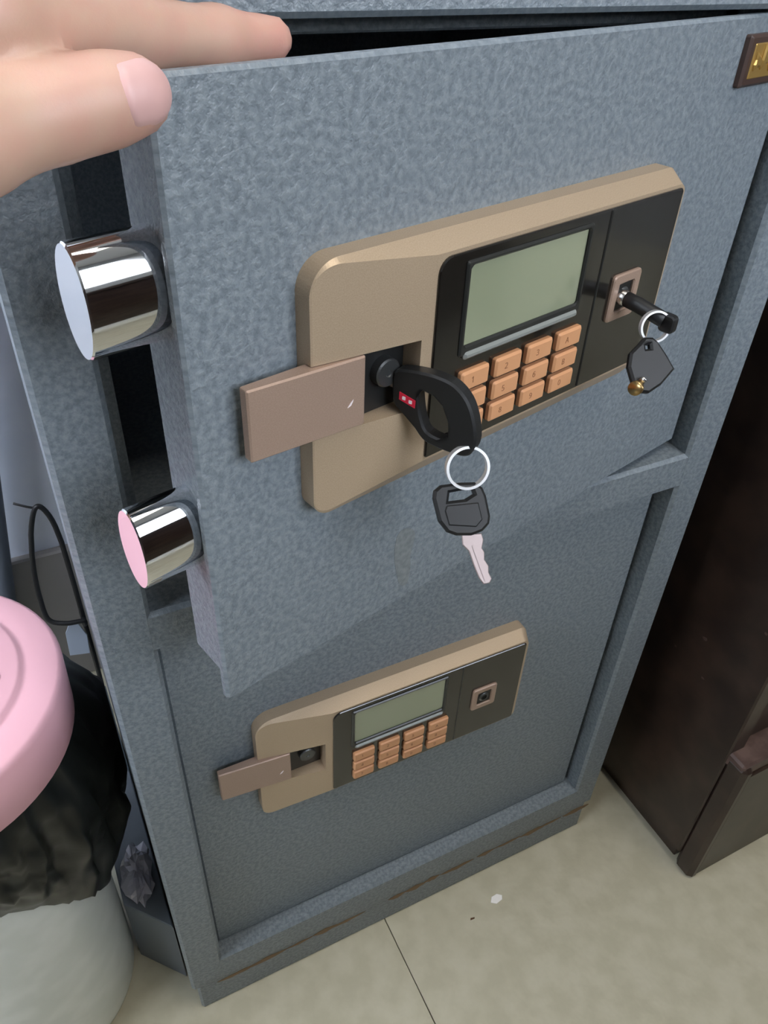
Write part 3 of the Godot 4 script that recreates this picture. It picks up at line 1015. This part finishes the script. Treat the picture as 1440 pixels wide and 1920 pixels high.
	for i in nu:
		for j in nv:
			ng.quad(grid[i][j], grid[i + 1][j], grid[i + 1][j + 1], grid[i][j + 1])
	obj("thumb_nail", ng.commit(), M.nail, person).set_meta("label", "pale pink thumb nail")

# ---------------------------------------------------------------- room
func build_room() -> void:
	var fl := struct("floor", bx(Vector3(-0.8, -0.06, -0.43), Vector3(2.1, -0.0022, 2.0), 0.0), M.grout, "beige speckled tile floor", "floor")
	var xs := [-0.8, -0.425, 0.175, 0.775, 1.375, 2.1]
	var zs := [-0.43, -0.25, 0.35, 0.95, 1.55, 2.0]
	for i in xs.size() - 1:
		for k in zs.size() - 1:
			obj("floor_tile", bx(Vector3(xs[i] + 0.0004, -0.0025, zs[k] + 0.0004), Vector3(xs[i + 1] - 0.0004, 0.0, zs[k + 1] - 0.0004), 0.0004), M.floor, fl)
	struct("ceiling", bx(Vector3(-0.9, 2.7, -0.53), Vector3(2.2, 2.8, 2.1), 0.0), M.ceiling, "white ceiling", "ceiling")
	struct("wall_back", bx(Vector3(-0.9, -0.06, -0.53), Vector3(2.2, 2.7, -0.42), 0.0), M.wall, "pale blue white wall behind the safe", "wall")
	var gl := G.new()
	var z0 := -0.32; var z1 := 0.45; var y0 := 0.70; var y1 := 2.10
	lb(gl, Vector3(-0.9, -0.06, -0.42), Vector3(-0.8, 2.7, z0), 0.0)
	lb(gl, Vector3(-0.9, -0.06, z1), Vector3(-0.8, 2.7, 2.0), 0.0)
	lb(gl, Vector3(-0.9, -0.06, z0), Vector3(-0.8, y0, z1), 0.0)
	lb(gl, Vector3(-0.9, y1, z0), Vector3(-0.8, 2.7, z1), 0.0)
	var w2 := G.new()
	lb(w2, Vector3(-0.88, y0, z0), Vector3(-0.83, y1, z0 + 0.05), 0.003)
	lb(w2, Vector3(-0.88, y0, z1 - 0.05), Vector3(-0.83, y1, z1), 0.003)
	lb(w2, Vector3(-0.88, y0, z0 + 0.05), Vector3(-0.83, y0 + 0.05, z1 - 0.05), 0.003)
	lb(w2, Vector3(-0.88, y1 - 0.05, z0 + 0.05), Vector3(-0.83, y1, z1 - 0.05), 0.003)
	var glass := mat(Color(0.95, 0.97, 0.97, 0.06), 0.02)
	glass.transparency = BaseMaterial3D.TRANSPARENCY_ALPHA
	var win2 := struct("window_2", w2.commit(), mat(srgb(225, 225, 222), 0.4), "white framed side window beyond the bin", "window")
	for z in [[z0 + 0.05, z1 - 0.05]]:
		obj("pane", bx(Vector3(-0.857, y0 + 0.05, z[0]), Vector3(-0.853, y1 - 0.05, z[1]), 0.0), glass, win2)
	struct("wall_left", gl.commit(), M.wall_plain, "plain pale wall on the bin's side", "wall")
	struct("wall_right", bx(Vector3(2.1, -0.06, -0.42), Vector3(2.2, 2.7, 2.0), 0.0), M.wall_plain, "plain pale wall on the cabinet's side", "wall")
	struct("baseboard_back", bx(Vector3(-0.8, 0.0, -0.42), Vector3(2.1, 0.19, -0.409), 0.002), M.skirting, "grey brown baseboard along the back wall", "baseboard")
	# wall behind the camera with a window
	var g := G.new()
	var zf := 2.0; var a0 := 0.10; var a1 := 1.70; var b0 := 0.95; var b1 := 2.35
	lb(g, Vector3(-0.9, -0.06, zf), Vector3(a0, 2.7, zf + 0.1), 0.0)
	lb(g, Vector3(a1, -0.06, zf), Vector3(2.2, 2.7, zf + 0.1), 0.0)
	lb(g, Vector3(a0, -0.06, zf), Vector3(a1, b0, zf + 0.1), 0.0)
	lb(g, Vector3(a0, b1, zf), Vector3(a1, 2.7, zf + 0.1), 0.0)
	struct("wall_front", g.commit(), M.wall_plain, "plain grey wall with a window, facing the safe", "wall")
	var wf := G.new()
	lb(wf, Vector3(a0, b0, zf + 0.03), Vector3(a0 + 0.05, b1, zf + 0.08), 0.003)
	lb(wf, Vector3(a1 - 0.05, b0, zf + 0.03), Vector3(a1, b1, zf + 0.08), 0.003)
	lb(wf, Vector3(a0 + 0.05, b0, zf + 0.03), Vector3(a1 - 0.05, b0 + 0.05, zf + 0.08), 0.003)
	lb(wf, Vector3(a0 + 0.05, b1 - 0.05, zf + 0.03), Vector3(a1 - 0.05, b1, zf + 0.08), 0.003)
	var am := (a0 + a1) * 0.5
	lb(wf, Vector3(am - 0.02, b0 + 0.05, zf + 0.03), Vector3(am + 0.02, b1 - 0.05, zf + 0.08), 0.003)
	var win := struct("window_1", wf.commit(), mat(srgb(225, 225, 222), 0.4), "white framed window facing the safe", "window")
	for x in [[a0 + 0.05, am - 0.02], [am + 0.02, a1 - 0.05]]:
		obj("pane", bx(Vector3(x[0], b0 + 0.05, zf + 0.053), Vector3(x[1], b1 - 0.05, zf + 0.057), 0.0), glass, win)
	# desk in front of the safe: it keeps the low part of the safe out of the window's light
	var desk := thing("desk", "dark brown office desk standing across from the safe", "desk")
	obj("desk_top", bx(Vector3(-0.35, 0.66, 0.62), Vector3(1.45, 0.69, 1.25), 0.003), M.wood, desk)
	obj("back_panel", bx(Vector3(-0.30, 0.06, 0.66), Vector3(1.40, 0.66, 0.68), 0.002), M.wood, desk)
	for x in [-0.33, 1.38]:
		obj("side_panel", bx(Vector3(x, 0.0, 0.64), Vector3(x + 0.03, 0.66, 1.22), 0.002), M.wood, desk)
	# ceiling lamp
	var lamp := thing("ceiling_lamp", "flat square white panel lamp on the ceiling", "lamp", LAMP)
	obj("frame", bx(Vector3(-0.42, 0.0, -0.42), Vector3(0.42, 0.03, 0.42), 0.003), mat(srgb(230, 230, 230), 0.5), lamp)
	var em := mat(srgb(255, 250, 240), 0.6)
	em.emission_enabled = true
	em.emission = srgb(255, 248, 236)
	em.emission_energy_multiplier = 1.5
	obj("diffuser", bx(Vector3(-0.40, -0.006, -0.40), Vector3(0.40, 0.001, 0.40), 0.0), em, lamp)
	var al := AreaLight3D.new()
	al.name = "lamp_light"
	al.area_size = Vector2(0.8, 0.8)
	al.light_energy = LAMP_E
	al.light_color = srgb(255, 247, 234)
	al.area_range = 8.0
	al.area_attenuation = 2.0
	al.shadow_enabled = true
	lamp.add_child(al)
	al.position = Vector3(0, -0.012, 0)
	al.rotation_degrees = Vector3(-90, 0, 0)

const LAMP := Vector3(0.55, 2.665, 0.62)
const LAMP_E := 1.5

func _ready() -> void:
	var cam := Camera3D.new()
	cam.name = "camera"
	cam.position = Vector3(-0.00142, 0.74474, 0.28885)
	cam.rotation = Vector3(-0.66771, -0.49059, 0.04681)
	cam.fov = 65.81
	cam.near = 0.01
	add_child(cam)
	cam.current = true
	var we := WorldEnvironment.new()
	we.name = "environment"
	var env := Environment.new()
	env.background_mode = Environment.BG_SKY
	var sky := Sky.new()
	var sm := ProceduralSkyMaterial.new()
	sm.sky_top_color = srgb(206, 213, 225)
	sm.sky_horizon_color = srgb(228, 233, 240)
	sm.ground_bottom_color = srgb(120, 120, 115)
	sm.ground_horizon_color = srgb(200, 205, 205)
	sm.sky_energy_multiplier = 3.2
	sm.sun_angle_max = 0.0
	sky.sky_material = sm
	env.sky = sky
	env.tonemap_mode = Environment.TONE_MAPPER_LINEAR
	env.tonemap_exposure = 1.16
	env.sdfgi_enabled = true
	env.ssao_enabled = true
	env.ssil_enabled = true
	we.environment = env
	add_child(we)

	var ct := cos(ANG); var sn := sin(ANG)
	TD = Transform3D(Basis(Vector3(ct, 0, -sn), Vector3.UP, Vector3(sn, 0, ct)), Vector3(0.04396, 0.46956, 0.07076))
	make_materials()
	M.nail = mat(srgb(206, 164, 158), 0.42)
	build_room()
	build_safe()
	build_cabinet()
	build_bin()
	build_hand()
	build_keys()
	build_side_things()
